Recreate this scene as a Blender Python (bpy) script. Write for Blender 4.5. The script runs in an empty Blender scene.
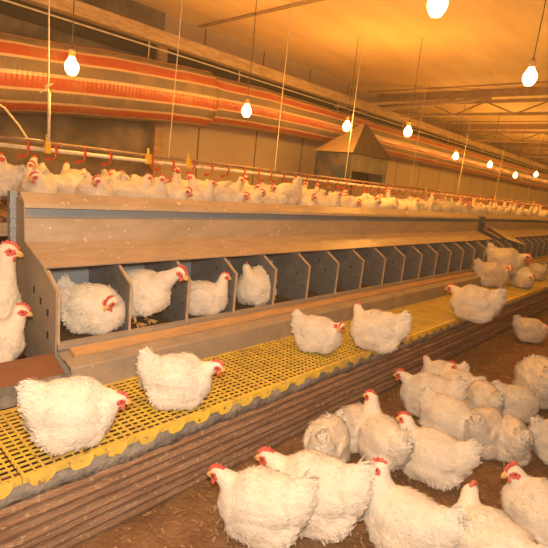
import bpy, bmesh, math, random
import numpy as np
from mathutils import Vector, Matrix
C = bpy.context.scene.collection
R = math.radians
PI = math.pi
HAZE = .010
H = 1.15            # camera height above the litter
V = Vector

# ------------------------------------------------------------------ camera basis
F = 464.0
_d1 = V((441, -47, F)); _v = V((-.106, 1, 0)); _v.z = -(_v.x*_d1.x+_v.y*_d1.y)/_d1.z
AX = _d1.normalized(); AZ = (-_v).normalized(); AY = AZ.cross(AX)
def ray(px, py):
    r = V((px-274, py-272, F)); return V((r.dot(AX), r.dot(AY), r.dot(AZ)))
def on_z(px, py, z):            # z in metres above litter
    r = ray(px, py); return r*((z-H)/r.z)+V((0, 0, H))
def on_y(px, py, y):
    r = ray(px, py); return r*(y/r.y)+V((0, 0, H))
cam = bpy.data.cameras.new('camera'); co = bpy.data.objects.new('camera', cam); C.objects.link(co)
m = Matrix(((AX.x, -AX.y, -AX.z), (AY.x, -AY.y, -AY.z), (AZ.x, -AZ.y, -AZ.z))).to_4x4()
m.translation = V((0, 0, H)); co.matrix_world = m
cam.sensor_width = 36; cam.lens = F/548*36; cam.shift_y = -2/548; cam.clip_start = .02
bpy.context.scene.camera = co

# ------------------------------------------------------------------ materials
def mat(name, col, rough=.7, metal=0, col2=None, scale=8, detail=6, bump=0, bscale=None, mask=(.4, .65), stretch=(1, 1, 1),
        specks=None, emis=None, sheen=0, sss=0, coords='Object', speck_scale=60, speck_th=(.70, .74)):
    M = bpy.data.materials.new(name); M.use_nodes = True
    N = M.node_tree.nodes; L = M.node_tree.links; b = N['Principled BSDF']
    b.inputs['Base Color'].default_value = (*col, 1); b.inputs['Roughness'].default_value = rough
    b.inputs['Metallic'].default_value = metal
    if sheen: b.inputs['Sheen Weight'].default_value = sheen
    if sss:
        b.inputs['Subsurface Weight'].default_value = sss; b.inputs['Subsurface Radius'].default_value = (1, .8, .6)
        b.inputs['Subsurface Scale'].default_value = .01
    if emis:
        b.inputs['Emission Color'].default_value = (*emis[0], 1); b.inputs['Emission Strength'].default_value = emis[1]
    tc = N.new('ShaderNodeTexCoord'); mp = N.new('ShaderNodeMapping'); mp.inputs['Scale'].default_value = stretch
    L.new(tc.outputs[coords], mp.inputs['Vector'])
    out = None
    if col2:
        n = N.new('ShaderNodeTexNoise'); n.inputs['Scale'].default_value = scale; n.inputs['Detail'].default_value = detail
        n.inputs['Roughness'].default_value = .65
        L.new(mp.outputs[0], n.inputs['Vector'])
        mr = N.new('ShaderNodeMapRange'); mr.inputs[1].default_value = mask[0]; mr.inputs[2].default_value = mask[1]
        L.new(n.outputs[0], mr.inputs[0])
        mx = N.new('ShaderNodeMixRGB'); mx.inputs[1].default_value = (*col, 1); mx.inputs[2].default_value = (*col2, 1)
        L.new(mr.outputs[0], mx.inputs[0]); out = mx.outputs[0]
    if specks:
        n2 = N.new('ShaderNodeTexNoise'); n2.inputs['Scale'].default_value = speck_scale; n2.inputs['Detail'].default_value = 2
        L.new(tc.outputs[coords], n2.inputs['Vector'])
        mr2 = N.new('ShaderNodeMapRange'); mr2.inputs[1].default_value = speck_th[0]; mr2.inputs[2].default_value = speck_th[1]
        L.new(n2.outputs[0], mr2.inputs[0])
        mx2 = N.new('ShaderNodeMixRGB'); mx2.inputs[2].default_value = (*specks, 1)
        if out: L.new(out, mx2.inputs[1])
        else: mx2.inputs[1].default_value = (*col, 1)
        L.new(mr2.outputs[0], mx2.inputs[0]); out = mx2.outputs[0]
    if out: L.new(out, b.inputs['Base Color'])
    if bump:
        n3 = N.new('ShaderNodeTexNoise'); n3.inputs['Scale'].default_value = bscale or scale*3; n3.inputs['Detail'].default_value = 5
        L.new(mp.outputs[0], n3.inputs['Vector'])
        bp = N.new('ShaderNodeBump'); bp.inputs['Strength'].default_value = bump; bp.inputs['Distance'].default_value = .01
        L.new(n3.outputs[0], bp.inputs['Height']); L.new(bp.outputs[0], b.inputs['Normal'])
    return M

MT = {}
MT['feather'] = mat('white feathers', (.80, .72, .61), .9, col2=(.70, .58, .45), scale=14, mask=(.45, .75), bump=.5, bscale=120, sheen=.3, sss=.15)
MT['redskin'] = mat('red skin', (.60, .07, .05), .5, col2=(.75, .2, .15), scale=60, bump=.5, bscale=200, sss=.2)
MT['beak'] = mat('horn beak', (.75, .42, .13), .5)
MT['shank'] = mat('yellow shank skin', (.75, .42, .12), .6, col2=(.6, .3, .1), scale=50)
MT['eye'] = mat('dark eye', (.04, .015, .01), .15)
MT['cover'] = mat('dusty sheet metal', (.58, .47, .37), .5, .3, col2=(.46, .37, .28), scale=5, detail=8, stretch=(1, 3, 3), specks=(.85, .75, .6), speck_scale=46, speck_th=(.675, .70), bump=.1, bscale=40)
MT['galv'] = mat('galvanised steel', (.30, .36, .44), .5, .35, col2=(.38, .40, .42), scale=7, detail=8, specks=(.6, .56, .5), speck_scale=80, bump=.15)
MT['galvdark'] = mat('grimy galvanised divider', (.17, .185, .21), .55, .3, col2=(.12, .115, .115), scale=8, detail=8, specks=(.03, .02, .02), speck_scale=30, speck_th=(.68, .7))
MT['litrim'] = mat('warm lit divider rim', (.55, .42, .30), .6, .1, col2=(.45, .33, .22), scale=20)  # tan paints in the warm light reflected by the divider front edges
MT['lidmetal'] = mat('dusty grey lid metal', (.34, .29, .24), .65, .2, col2=(.46, .36, .26), scale=6, detail=8, specks=(.65, .58, .5), speck_scale=70, bump=.2)
MT['woodstrip'] = mat('pale wood strip', (.62, .38, .18), .75, col2=(.45, .27, .13), scale=4, stretch=(1, 12, 12), bump=.3)
MT['nestmat'] = mat('dark nest mat', (.06, .035, .02), .95, col2=(.12, .07, .035), scale=30, bump=.6)
MT['yellow'] = mat('yellow plastic slat', (.78, .55, .07), .55, col2=(.50, .34, .10), scale=9, detail=8, mask=(.42, .72), specks=(.30, .17, .06), speck_scale=45, speck_th=(.64, .7), bump=.3, bscale=90)
MT['mortar'] = mat('grey crusted dirt', (.17, .155, .145), .95, col2=(.33, .29, .25), scale=18, detail=8, bump=.9, bscale=60)
MT['plank'] = mat('brown wet plank', (.40, .24, .15), .85, col2=(.26, .135, .08), scale=6, detail=8, stretch=(1, 8, 8), specks=(.5, .36, .22), speck_scale=60, speck_th=(.60, .68), bump=.9, bscale=40)
MT['plankred'] = mat('red brown board', (.24, .10, .05), .7, col2=(.15, .065, .035), scale=5, detail=8, bump=.4)
MT['litter'] = mat('litter', (.17, .085, .035), .95, col2=(.27, .15, .07), scale=9, detail=12, specks=(.45, .3, .15), speck_scale=70, speck_th=(.66, .72), bump=1, bscale=60)
MT['straw'] = mat('straw bits', (.42, .27, .12), .85, col2=(.2, .1, .05), scale=10)
MT['ceiling'] = mat('stained ceiling sheet', (.88, .62, .36), .6, col2=(.74, .50, .28), scale=1.3, detail=5, stretch=(.5, 2, 1), bump=.3, bscale=3)
MT['timber'] = mat('orange timber', (.50, .30, .15), .75, col2=(.36, .20, .10), scale=5, stretch=(1, 6, 6), bump=.3)
MT['beamwood'] = mat('dusty beam', (.46, .32, .20), .8, col2=(.30, .19, .11), scale=8, stretch=(1, 5, 5), bump=.4)
MT['truss'] = mat('dusty truss steel', (.42, .28, .18), .7, .1, col2=(.33, .2, .12), scale=8)
MT['white_plastic'] = mat('white pvc', (.80, .70, .58), .45, col2=(.6, .48, .36), scale=12)
MT['conduit'] = mat('rusty conduit', (.26, .17, .11), .6, .3, col2=(.38, .25, .15), scale=15)
MT['red'] = mat('red plastic', (.62, .06, .025), .45)
MT['yellowclip'] = mat('yellow plastic clip', (.8, .5, .04), .45)
MT['cord'] = mat('pale cord', (.62, .5, .36), .8)
MT['cable'] = mat('black cable', (.05, .04, .035), .6)
MT['bulb'] = mat('lit bulb glass', (1, .8, .5), .3, emis=((1, .70, .26), 9))
MT['socket'] = mat('brown bulb socket', (.2, .12, .07), .5)
MT['heaterblue'] = mat('blue painted steel', (.045, .065, .10), .55, .2, col2=(.14, .11, .09), scale=4, detail=8, mask=(.45, .6))
MT['heatergrey'] = mat('grey painted steel', (.14, .12, .10), .6, .2, col2=(.22, .17, .12), scale=5)
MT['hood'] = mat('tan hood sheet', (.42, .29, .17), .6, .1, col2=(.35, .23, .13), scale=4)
MT['hooddark'] = mat('dark brown hood sheet', (.035, .02, .012), .8, col2=(.06, .035, .02), scale=5)  # near-black brown, much darker than the other hood faces
MT['black'] = mat('dark opening', (.02, .014, .01), .9)
MT['pebble'] = mat('far wall', (.5, .34, .2), .8, col2=(.4, .26, .15), scale=3)

# striped duct fabric: stripes follow the angle round the tube (UV v), ribs follow its length (UV u)
def duct_mat():
    M = bpy.data.materials.new('striped duct fabric'); M.use_nodes = True
    N = M.node_tree.nodes; L = M.node_tree.links; b = N['Principled BSDF']; b.inputs['Roughness'].default_value = .33
    tc = N.new('ShaderNodeTexCoord'); sp = N.new('ShaderNodeSeparateXYZ'); L.new(tc.outputs['UV'], sp.inputs[0])
    mu = N.new('ShaderNodeMath'); mu.operation = 'MULTIPLY'; mu.inputs[1].default_value = 8; L.new(sp.outputs['Y'], mu.inputs[0])
    fr = N.new('ShaderNodeMath'); fr.operation = 'FRACT'; L.new(mu.outputs[0], fr.inputs[0])
    cr = N.new('ShaderNodeValToRGB'); e = cr.color_ramp; e.interpolation = 'CONSTANT'
    red = (.42, .075, .028, 1); wh = (.62, .42, .27, 1); gr = (.19, .14, .105, 1)
    e.elements[0].position = 0; e.elements[0].color = wh
    e.elements[1].position = .07; e.elements[1].color = red
    for p, c in ((.47, wh), (.56, gr), (.95, wh)):
        x = e.elements.new(p); x.color = c
    L.new(fr.outputs[0], cr.inputs[0]); 
    n = N.new('ShaderNodeTexNoise'); n.inputs['Scale'].default_value = 4; n.inputs['Detail'].default_value = 6; L.new(tc.outputs['Object'], n.inputs['Vector'])
    mx = N.new('ShaderNodeMixRGB'); mx.blend_type = 'MIX'; mx.inputs[2].default_value = (.45, .26, .14, 1)
    mr = N.new('ShaderNodeMapRange'); mr.inputs[1].default_value = .5; mr.inputs[2].default_value = .8; mr.inputs[4].default_value = .6
    L.new(n.outputs[0], mr.inputs[0]); L.new(mr.outputs[0], mx.inputs[0]); L.new(cr.outputs[0], mx.inputs[1]); L.new(mx.outputs[0], b.inputs['Base Color'])
    w = N.new('ShaderNodeMath'); w.operation = 'MULTIPLY'; w.inputs[1].default_value = 2*PI/.035; L.new(sp.outputs['X'], w.inputs[0])
    si = N.new('ShaderNodeMath'); si.operation = 'SINE'; L.new(w.outputs[0], si.inputs[0])
    bp = N.new('ShaderNodeBump'); bp.inputs['Strength'].default_value = .35; bp.inputs['Distance'].default_value = .004
    L.new(si.outputs[0], bp.inputs['Height']); L.new(bp.outputs[0], b.inputs['Normal'])
    return M
MT['duct'] = duct_mat()

# wall: rough grey plaster on the near stretch, pale boards with seams further on
def wall_mat():
    M = bpy.data.materials.new('house side wall'); M.use_nodes = True
    N = M.node_tree.nodes; L = M.node_tree.links; b = N['Principled BSDF']; b.inputs['Roughness'].default_value = .8
    tc = N.new('ShaderNodeTexCoord'); sp = N.new('ShaderNodeSeparateXYZ'); L.new(tc.outputs['Object'], sp.inputs[0])
    def noise(s, d=8):
        n = N.new('ShaderNodeTexNoise'); n.inputs['Scale'].default_value = s; n.inputs['Detail'].default_value = d; L.new(tc.outputs['Object'], n.inputs['Vector']); return n
    n1 = noise(3.2); r1 = N.new('ShaderNodeValToRGB'); r1.color_ramp.elements[0].position = .35; r1.color_ramp.elements[0].color = (.085, .06, .042, 1)
    r1.color_ramp.elements[1].position = .7; r1.color_ramp.elements[1].color = (.30, .22, .15, 1); L.new(n1.outputs[0], r1.inputs[0])
    n2 = noise(1.5); r2 = N.new('ShaderNodeValToRGB'); r2.color_ramp.elements[0].color = (.42, .30, .2, 1); r2.color_ramp.elements[1].color = (.55, .42, .29, 1); L.new(n2.outputs[0], r2.inputs[0])
    # board seams
    md = N.new('ShaderNodeMath'); md.operation = 'MODULO'; md.inputs[1].default_value = .9
    ad = N.new('ShaderNodeMath'); ad.inputs[1].default_value = 50*.9-4.2+.0; L.new(sp.outputs['X'], ad.inputs[0]); L.new(ad.outputs[0], md.inputs[0])
    lt = N.new('ShaderNodeMath'); lt.operation = 'LESS_THAN'; lt.inputs[1].default_value = .022; L.new(md.outputs[0], lt.inputs[0])
    mz = N.new('ShaderNodeMixRGB'); mz.inputs[2].default_value = (.16, .1, .06, 1); L.new(lt.outputs[0], mz.inputs[0]); L.new(r2.outputs[0], mz.inputs[1])
    gt = N.new('ShaderNodeMath'); gt.operation = 'GREATER_THAN'; gt.inputs[1].default_value = 2.8; L.new(sp.outputs['X'], gt.inputs[0])
    mx = N.new('ShaderNodeMixRGB'); L.new(gt.outputs[0], mx.inputs[0]); L.new(r1.outputs[0], mx.inputs[1]); L.new(mz.outputs[0], mx.inputs[2])
    L.new(mx.outputs[0], b.inputs['Base Color'])
    bp = N.new('ShaderNodeBump'); bp.inputs['Strength'].default_value = .8; bp.inputs['Distance'].default_value = .02
    iv = N.new('ShaderNodeMath'); iv.operation = 'SUBTRACT'; iv.inputs[0].default_value = 1; L.new(gt.outputs[0], iv.inputs[1])
    m2 = N.new('ShaderNodeMath'); m2.operation = 'MULTIPLY'; L.new(iv.outputs[0], m2.inputs[0]); L.new(n1.outputs[0], m2.inputs[1]); L.new(m2.outputs[0], bp.inputs['Height'])
    L.new(bp.outputs[0], b.inputs['Normal'])
    return M
MT['wall'] = wall_mat()

# ------------------------------------------------------------------ mesh helpers
def tag(o, label=None, cat=None, group=None, kind=None):
    if label: o['label'] = label
    if cat: o['category'] = cat
    if group: o['group'] = group
    if kind: o['kind'] = kind
    return o
def empty(name, loc, rz=0):
    o = bpy.data.objects.new(name, None); C.objects.link(o); o.location = loc; o.rotation_euler = (0, 0, rz); o.empty_display_size = .05
    return o
class MB:
    def __init__(s): s.bm = bmesh.new()
    def box(s, a, b, rot=None, piv=None):
        x0, y0, z0 = a; x1, y1, z1 = b
        vs = [s.bm.verts.new(p) for p in ((x0,y0,z0),(x1,y0,z0),(x1,y1,z0),(x0,y1,z0),(x0,y0,z1),(x1,y0,z1),(x1,y1,z1),(x0,y1,z1))]
        for f in ((3,2,1,0),(4,5,6,7),(0,1,5,4),(1,2,6,5),(2,3,7,6),(3,0,4,7)): s.bm.faces.new([vs[i] for i in f])
        if rot is not None: bmesh.ops.rotate(s.bm, verts=vs, cent=piv or (0,0,0), matrix=rot)
        return vs
    def prism_x(s, prof, x0, x1):      # closed (y,z) profile swept along x
        n = len(prof); a = [s.bm.verts.new((x0, y, z)) for y, z in prof]; b = [s.bm.verts.new((x1, y, z)) for y, z in prof]
        for i in range(n): s.bm.faces.new((a[i], a[(i+1) % n], b[(i+1) % n], b[i]))
        s.bm.faces.new(a[::-1]); s.bm.faces.new(b)
    def sheet_x(s, line, x0, x1, t=.004):   # open (y,z) polyline given thickness t, swept along x
        pts = [V(p) for p in line]; up = []
        for i, p in enumerate(pts):
            d = (pts[min(i+1, len(pts)-1)]-pts[max(i-1, 0)]).normalized(); up.append(p+V((-d.y, d.x))*t)
        s.prism_x([tuple(p) for p in pts]+[tuple(p) for p in up[::-1]], x0, x1)
    def tube(s, pts, r, n=10, closed_caps=True):
        pts = [V(p) for p in pts]; rings = []; rr = r if isinstance(r, (list, tuple)) else [r]*len(pts)
        up = None
        for i, p in enumerate(pts):
            d = (pts[min(i+1, len(pts)-1)]-pts[max(i-1, 0)]).normalized()
            if up is None: up = V((0,0,1)) if abs(d.z) < .9 else V((1,0,0))
            sx = d.cross(up).normalized(); uy = sx.cross(d); up = uy
            rings.append([s.bm.verts.new(p+sx*math.cos(2*PI*k/n)*rr[i]+uy*math.sin(2*PI*k/n)*rr[i]) for k in range(n)])
        for i in range(len(rings)-1):
            for k in range(n): s.bm.faces.new((rings[i][k], rings[i][(k+1) % n], rings[i+1][(k+1) % n], rings[i+1][k]))
        if closed_caps: s.bm.faces.new(rings[0][::-1]); s.bm.faces.new(rings[-1])
    def ball(s, c, r, sub=3, rot=None):
        g = bmesh.ops.create_icosphere(s.bm, subdivisions=sub, radius=1); vs = g['verts']
        M = Matrix.Translation(c) @ (rot.to_4x4() if rot is not None else Matrix.Identity(4)) @ Matrix.Diagonal((*(r if hasattr(r, '__len__') else (r,)*3), 1))
        bmesh.ops.transform(s.bm, matrix=M, verts=vs)
    def lathe(s, prof, c=(0,0,0), n=16):   # (r,z)
        rings = []
        for r, z in prof: rings.append([s.bm.verts.new((c[0]+max(r,1e-4)*math.cos(2*PI*k/n), c[1]+max(r,1e-4)*math.sin(2*PI*k/n), c[2]+z)) for k in range(n)])
        for i in range(len(rings)-1):
            for k in range(n): s.bm.faces.new((rings[i][k], rings[i][(k+1) % n], rings[i+1][(k+1) % n], rings[i+1][k]))
        s.bm.faces.new(rings[0][::-1]); s.bm.faces.new(rings[-1])
    def mesh(s, name, mats, smooth=False):
        bmesh.ops.recalc_face_normals(s.bm, faces=s.bm.faces)
        me = bpy.data.meshes.new(name); s.bm.to_mesh(me); s.bm.free()
        for m_ in (mats if isinstance(mats, (list, tuple)) else [mats]): me.materials.append(m_)
        if smooth: me.polygons.foreach_set('use_smooth', [True]*len(me.polygons))
        return me
    def build(s, name, mats, parent=None, smooth=False, bevel=0, loc=None):
        o = bpy.data.objects.new(name, s.mesh(name, mats, smooth)); C.objects.link(o)
        if parent: o.parent = parent
        if loc: o.location = loc
        if bevel:
            b = o.modifiers.new('b', 'BEVEL'); b.width = bevel; b.segments = 2; b.limit_method = 'ANGLE'
        return o
def kids(o): return [c for c in bpy.data.objects if c.parent == o]
KC = {}
def copy_tree(o, parent=None):
    c = o.copy(); C.objects.link(c)
    if parent: c.parent = parent
    if o.name not in KC: KC[o.name] = list(o.children)
    for ch in KC[o.name]: copy_tree(ch, c)
    return c

# ------------------------------------------------------------------ the setting
rnd = random.Random(4)
def litter():
    xs = np.concatenate([np.arange(-3, 7, .05), np.arange(7, 26.01, .4)]); ys = np.concatenate([np.arange(-4, -.6, .4), np.arange(-.6, 1.3, .05), np.arange(1.3, 4.5, .4)])
    ys = np.append(ys, 4.5)
    rs = np.random.RandomState(2); ph = rs.rand(14, 3)*6; fr = rs.rand(14, 2)*22+2
    vs = []
    for y in ys:
        for x in xs:
            h = sum(math.sin(f[0]*x+p[0])*math.sin(f[1]*y+p[1])/(.6+.12*(f[0]+f[1])) for f, p in zip(fr, ph))*.006
            vs.append((x, y, h-.006))
    n = len(xs); fs = [(j*n+i, j*n+i+1, (j+1)*n+i+1, (j+1)*n+i) for j in range(len(ys)-1) for i in range(n-1)]
    me = bpy.data.meshes.new('floor'); me.from_pydata(vs, [], fs); me.materials.append(MT['litter']); me.polygons.foreach_set('use_smooth', [True]*len(me.polygons))
    o = bpy.data.objects.new('floor', me); C.objects.link(o); tag(o, 'brown trampled litter floor', None, kind='structure')
litter()
def straw():
    rs = np.random.RandomState(5); vs = []; fs = []
    for i in range(9000):
        x = rs.uniform(.3, 6.5); y = rs.uniform(-.8, 1.17); a = rs.rand()*PI; l = rs.uniform(.004, .016); w = rs.uniform(.0015, .004)
        d = np.array([math.cos(a), math.sin(a), rs.uniform(-.2, .5)]); s_ = np.array([-math.sin(a), math.cos(a), 0]); p = np.array([x, y, .006])
        k = len(vs); vs += [p-d*l-s_*w, p+d*l-s_*w, p+d*l+s_*w, p-d*l+s_*w+[0, 0, .002]]; fs.append((k, k+1, k+2, k+3))
    me = bpy.data.meshes.new('litter_straw'); me.from_pydata([tuple(v) for v in vs], [], fs); me.materials.append(MT['straw'])
    o = bpy.data.objects.new('litter_straw', me); C.objects.link(o)
    tag(o, 'loose straw and husk crumbs scattered over the litter floor', 'litter', kind='stuff')
straw()
CE = H+1.5
WY = 4.4
def struct(name, mb, m_, label=None, **k):
    o = mb.build(name, m_, **k); tag(o, label, None, kind='structure'); return o
b = MB(); b.box((-3, WY, 0), (26, WY+.1, CE)); struct('wall_back', b, MT['wall'], 'long side wall, grey plaster near and pale boards beyond')
b = MB(); b.box((26, -4, 0), (26.1, WY+.1, CE)); struct('wall_right', b, MT['pebble'])
b = MB(); b.box((-3.1, -4, 0), (-3, WY+.1, CE)); struct('wall_left', b, MT['pebble'])
b = MB(); b.box((-3, -4.1, 0), (26, -4, CE)); struct('wall_front', b, MT['pebble'])
b = MB(); b.box((-3, -4, CE), (26, WY, CE+.06)); struct('ceiling', b, MT['ceiling'], 'low stained sheet ceiling glowing orange')
b = MB()
for x in (-1.5, 1.0, 3.2, 6.55, 9.5, 12.6, 15.6, 18.6, 21.6): b.box((x, -4, CE-.012), (x+.05, WY, CE-.001))
struct('trim_1', b, MT['truss'], 'narrow battens across the ceiling sheets')
b = MB(); b.box((2.70, WY-.08, 0), (2.80, WY-.002, CE-.2)); struct('trim_2', b, MT['timber'], 'orange wooden post dividing the plaster from the boards', bevel=.004)
b = MB(); b.box((-3, WY-.03, H+1.04), (26, WY-.002, H+1.24)); struct('trim_3', b, MT['black'], 'dark air slot along the top of the side wall')
b = MB(); b.box((-2.9, 3.96, H+1.09), (25.5, 4.06, H+1.20)); struct('trim_4', b, MT['beamwood'], 'dusty wooden beam running above the striped duct', bevel=.004)
b = MB(); b.tube([(-2.9, 4.1, H+1.07), (25.5, 4.1, H+1.07)], .007, 6); struct('trim_5', b, MT['white_plastic'], 'thin pale cable below the beam')
for i, x in enumerate(np.arange(6.9, 24, 3.0)):
    b = MB(); zu, zl = H+1.35, H+1.18
    b.box((x-.025, -4, zu-.02), (x+.025, WY-.01, zu+.02)); b.box((x-.025, -4, zl-.018), (x+.025, WY-.01, zl+.018))
    y = WY-.05; s = 0
    while y > -3.6:
        b.tube([(x, y, zl if s else zu), (x, y-.42, zu if s else zl)], .011, 6); y -= .42; s = 1-s
    b.box((x-.02, -4, CE-.09), (x+.02, WY-.01, CE-.002))
    struct('roof_truss' if i == 0 else 'roof_truss.%03d' % i, b, MT['truss'], 'lattice roof truss crossing the house under the ceiling')
b = MB(); b.tube([(6.9, 2.6, CE-.1), (6.2, 4.3, H+1.12)], .03, 8); b.tube([(6.9, 3.1, CE-.1), (5.6, 4.3, H+1.1)], .022, 8); struct('roof_brace', b, MT['beamwood'], 'diagonal brace between truss and side beam')

# ------------------------------------------------------------------ slat platform, planks
NX0 = .697; ZG = H-.86; YO = 1.20; YI = 1.60; TP = .1104
def grid_panel_mesh(x0, x1, y0, y1, tabs=True):
    b = MB(); t = ZG; d = .004
    y = y0+.012
    while y < y1-.004:
        b.box((x0+.002, y, t-d), (x1-.002, y+.0080, t)); y += .0245
    x = x0+.004
    while x < x1-.004:
        b.box((x, y0, t-d), (x+.0075, y1, t+.0012)); b.box((x+.0335, y0, t-d), (x+.0335+.005, y1, t-.001)); x += TP/2
    b.box((x0+.001, y0-.003, t-.016), (x1-.001, y0+.010, t+.003)); b.box((x0+.001, y1-.01, t-d), (x1-.001, y1, t))
    if tabs:
        x = x0+.014
        while x < x1-.05:
            n_ = 7; rows = []
            for q in range(n_+1):
                u = q/n_; dd = .012+.020*min(1, 4*u*(1-u)*1.5); xx = x+u*.070
                rows.append([b.bm.verts.new(p_) for p_ in ((xx, y0-.010, t-dd), (xx, y0+.0, t-dd-.002), (xx, y0+.014, t+.004), (xx, y0-.004, t+.0045))])
            for q in range(n_):
                for s_ in range(4): b.bm.faces.new((rows[q][s_], rows[q][(s_+1) % 4], rows[q+1][(s_+1) % 4], rows[q+1][s_]))
            b.bm.faces.new(rows[0]); b.bm.faces.new(rows[-1][::-1]); x += TP
    return b
k = 0; PL = TP*10; gs = []
for i in range(-1, 18):
    x0 = NX0-.3+i*PL
    gs.append((x0, x0+PL, YO, YI, True))
gs += [(-.9, NX0-.08, 1.72, 2.2, False), (-.9, NX0-.08, 2.2, 2.7, False)]
glab = ['yellow slatted floor panel under the largest foreground hen, cut by the left edge', 'yellow slatted floor panel under the second resting hen',
        'yellow slatted floor panel just right of the second resting hen', 'yellow slatted floor panel beneath the hen pair on the platform edge']
for i, g in enumerate(gs):
    o = grid_panel_mesh(*g).build('slatted_floor_panel', MT['yellow'], bevel=0)
    if i == 0: lab = 'yellow slatted floor panel cut by the left edge of the picture'
    elif i == 1: lab = 'yellow slatted floor panel under the big nearest hen'
    elif i == 2: lab = 'yellow slatted floor panel right of the second resting hen'
    elif i < 19: lab = 'yellow slatted floor panel further along the platform, clogged with dirt'
    elif i == 19: lab = 'small patch of yellow slats at left beyond the brown board'
    else: lab = 'yellow slats behind the two hens at the left edge'
    tag(o, lab, 'slatted floor', 'yellow slatted floor panels')
# joists below the slats (dark wood), nearly hidden
b = MB(); b.prism_x([(YO+.006, ZG-.010), (YO-.008, ZG-.03), (YO-.012, ZG-.060), (YO+.03, ZG-.060), (YO+.03, ZG-.010)], -.8, 20.2)
o = b.build('dirt_crust_strip', MT['mortar']); md = o.modifiers.new('s', 'SUBSURF')
# give it a ragged edge
me = o.data; bm = bmesh.new(); bm.from_mesh(me)
bmesh.ops.subdivide_edges(bm, edges=[e for e in bm.edges if abs(e.verts[0].co.x-e.verts[1].co.x) > 1], cuts=400)
for v in bm.verts: v.co.y += rnd.uniform(-.008, .006); v.co.z += rnd.uniform(-.012, .006)
bm.to_mesh(me); bm.free(); o.modifiers.clear(); me.polygons.foreach_set('use_smooth', [True]*len(me.polygons))
tag(o, 'ragged grey crusted strip under the yellow slat edge', 'edging')
b = MB(); b.box((-.85, YO+.04, .0), (20.2, YO+.08, ZG-.03)); o = b.build('platform_joist', MT['plankred']); tag(o, 'dark timber joist carrying the front of the yellow slats', 'joist')
b = MB(); b.box((-.85, YI-.03, .0), (20.2, YI, ZG-.01)); o = b.build('platform_joist', MT['plankred']); tag(o, 'dark timber joist under the rear of the yellow slats', 'joist')
zt = ZG-.060
for i in range(9):
    x0 = 1.81-2.4+i*2.4; t = empty('plank_wall_panel', (x0, YO, 0))
    for j in range(7):
        b = MB(); z0 = j*(zt/7); z1 = z0+zt/7-.0035; dy = rnd.uniform(-.004, .004)-.004*(j % 2)
        n = 24; prof = []
        vs0 = []
        L_ = 2.394
        rows = []
        for q in range(n+1):
            x = q/n*L_; w = rnd.uniform(-.0018, .0018)
            rows.append([b.bm.verts.new((x, -.012+dy+w, z0+rnd.uniform(0, .003))), b.bm.verts.new((x, -.018+dy+w, z0+.014)), b.bm.verts.new((x, -.012+dy+w, z1+rnd.uniform(-.003, .001))), b.bm.verts.new((x, .022, z1)), b.bm.verts.new((x, .022, z0))])
        for q in range(n):
            for s in range(5): b.bm.faces.new((rows[q][s], rows[q][(s+1) % 5], rows[q+1][(s+1) % 5], rows[q+1][s]))
        b.bm.faces.new(rows[0]); b.bm.faces.new(rows[-1][::-1])
        b.build('plank', MT['plank'], t)
    tag(t, ['low wall of stacked brown planks at the near left end of the platform', 'low wall of stacked brown planks just right of the dark vertical joint'][min(i, 1)] if i < 2 else
        'low wall of stacked brown planks further along the platform', 'plank wall', 'plank walls under the slatted platform')
b = MB(); b.box((-.85, YO+.09, .10), (20.2, YI-.04, .14)); b.box((-.85, YI+.01, .08), (NX0, 2.68, .12)); o = b.build('manure_dark_sheet', MT['nestmat']); tag(o, 'dark manure sheet added beneath the yellow slats to darken their openings', None, kind='stuff')  # manure sheet added so the gaps between the slats look dark
# brown board with grey face left of the nests
t = empty('end_board', (NX0-.012, 1.62, ZG))
b = MB(); b.prism_x([(.0, .075), (.0, .06), (.11, .10), (.11, .118)], -1.5, 0); b.build('top_board', MT['plankred'], t, bevel=.002)
b = MB(); b.box((-1.5, -.012, 0), (0, .0, .074)); b.build('face_strip', MT['mortar'], t)
tag(t, 'sloping red brown board with grey face, left of the nest boxes', 'board')

# ------------------------------------------------------------------ nest boxes
YF = 1.72; ZL = H-.73; YB = 2.11
def nest_unit():
    t = empty('nest_box_row', (0, 0, 0))
    b = MB(); b.box((.004, YF+.012, ZL-.02), (2.396, YB, ZL-.008)); b.build('floor_mat', MT['nestmat'], t)
    b = MB(); b.box((.0, YB, ZL-.13), (2.4, YB+.008, H-.2)); b.build('back_panel', MT['galv'], t)
    b = MB()
    b.sheet_x([(YF+.006, ZL-.13), (YF+.006, ZL-.012), (YF-.002, ZL), (YF-.002, ZL+.018), (YF+.014, ZL+.022), (YF+.016, ZL)], 0, 2.4, .003)
    b.build('front_lip', MT['lidmetal'], t)
    for k in range(8):
        s = empty('divider', (k*.3, 0, 0)); s.parent = t
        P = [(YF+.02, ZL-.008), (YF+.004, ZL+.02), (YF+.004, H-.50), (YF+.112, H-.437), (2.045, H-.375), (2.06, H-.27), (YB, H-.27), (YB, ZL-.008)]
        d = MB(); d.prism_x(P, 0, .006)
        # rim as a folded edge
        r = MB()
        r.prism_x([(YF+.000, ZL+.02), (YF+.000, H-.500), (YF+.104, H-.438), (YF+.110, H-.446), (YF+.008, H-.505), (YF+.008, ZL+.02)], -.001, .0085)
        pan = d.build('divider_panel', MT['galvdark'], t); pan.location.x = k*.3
        rim = r.build('rim', MT['litrim'], pan)
        bpy.data.objects.remove(s)
    return t
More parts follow.
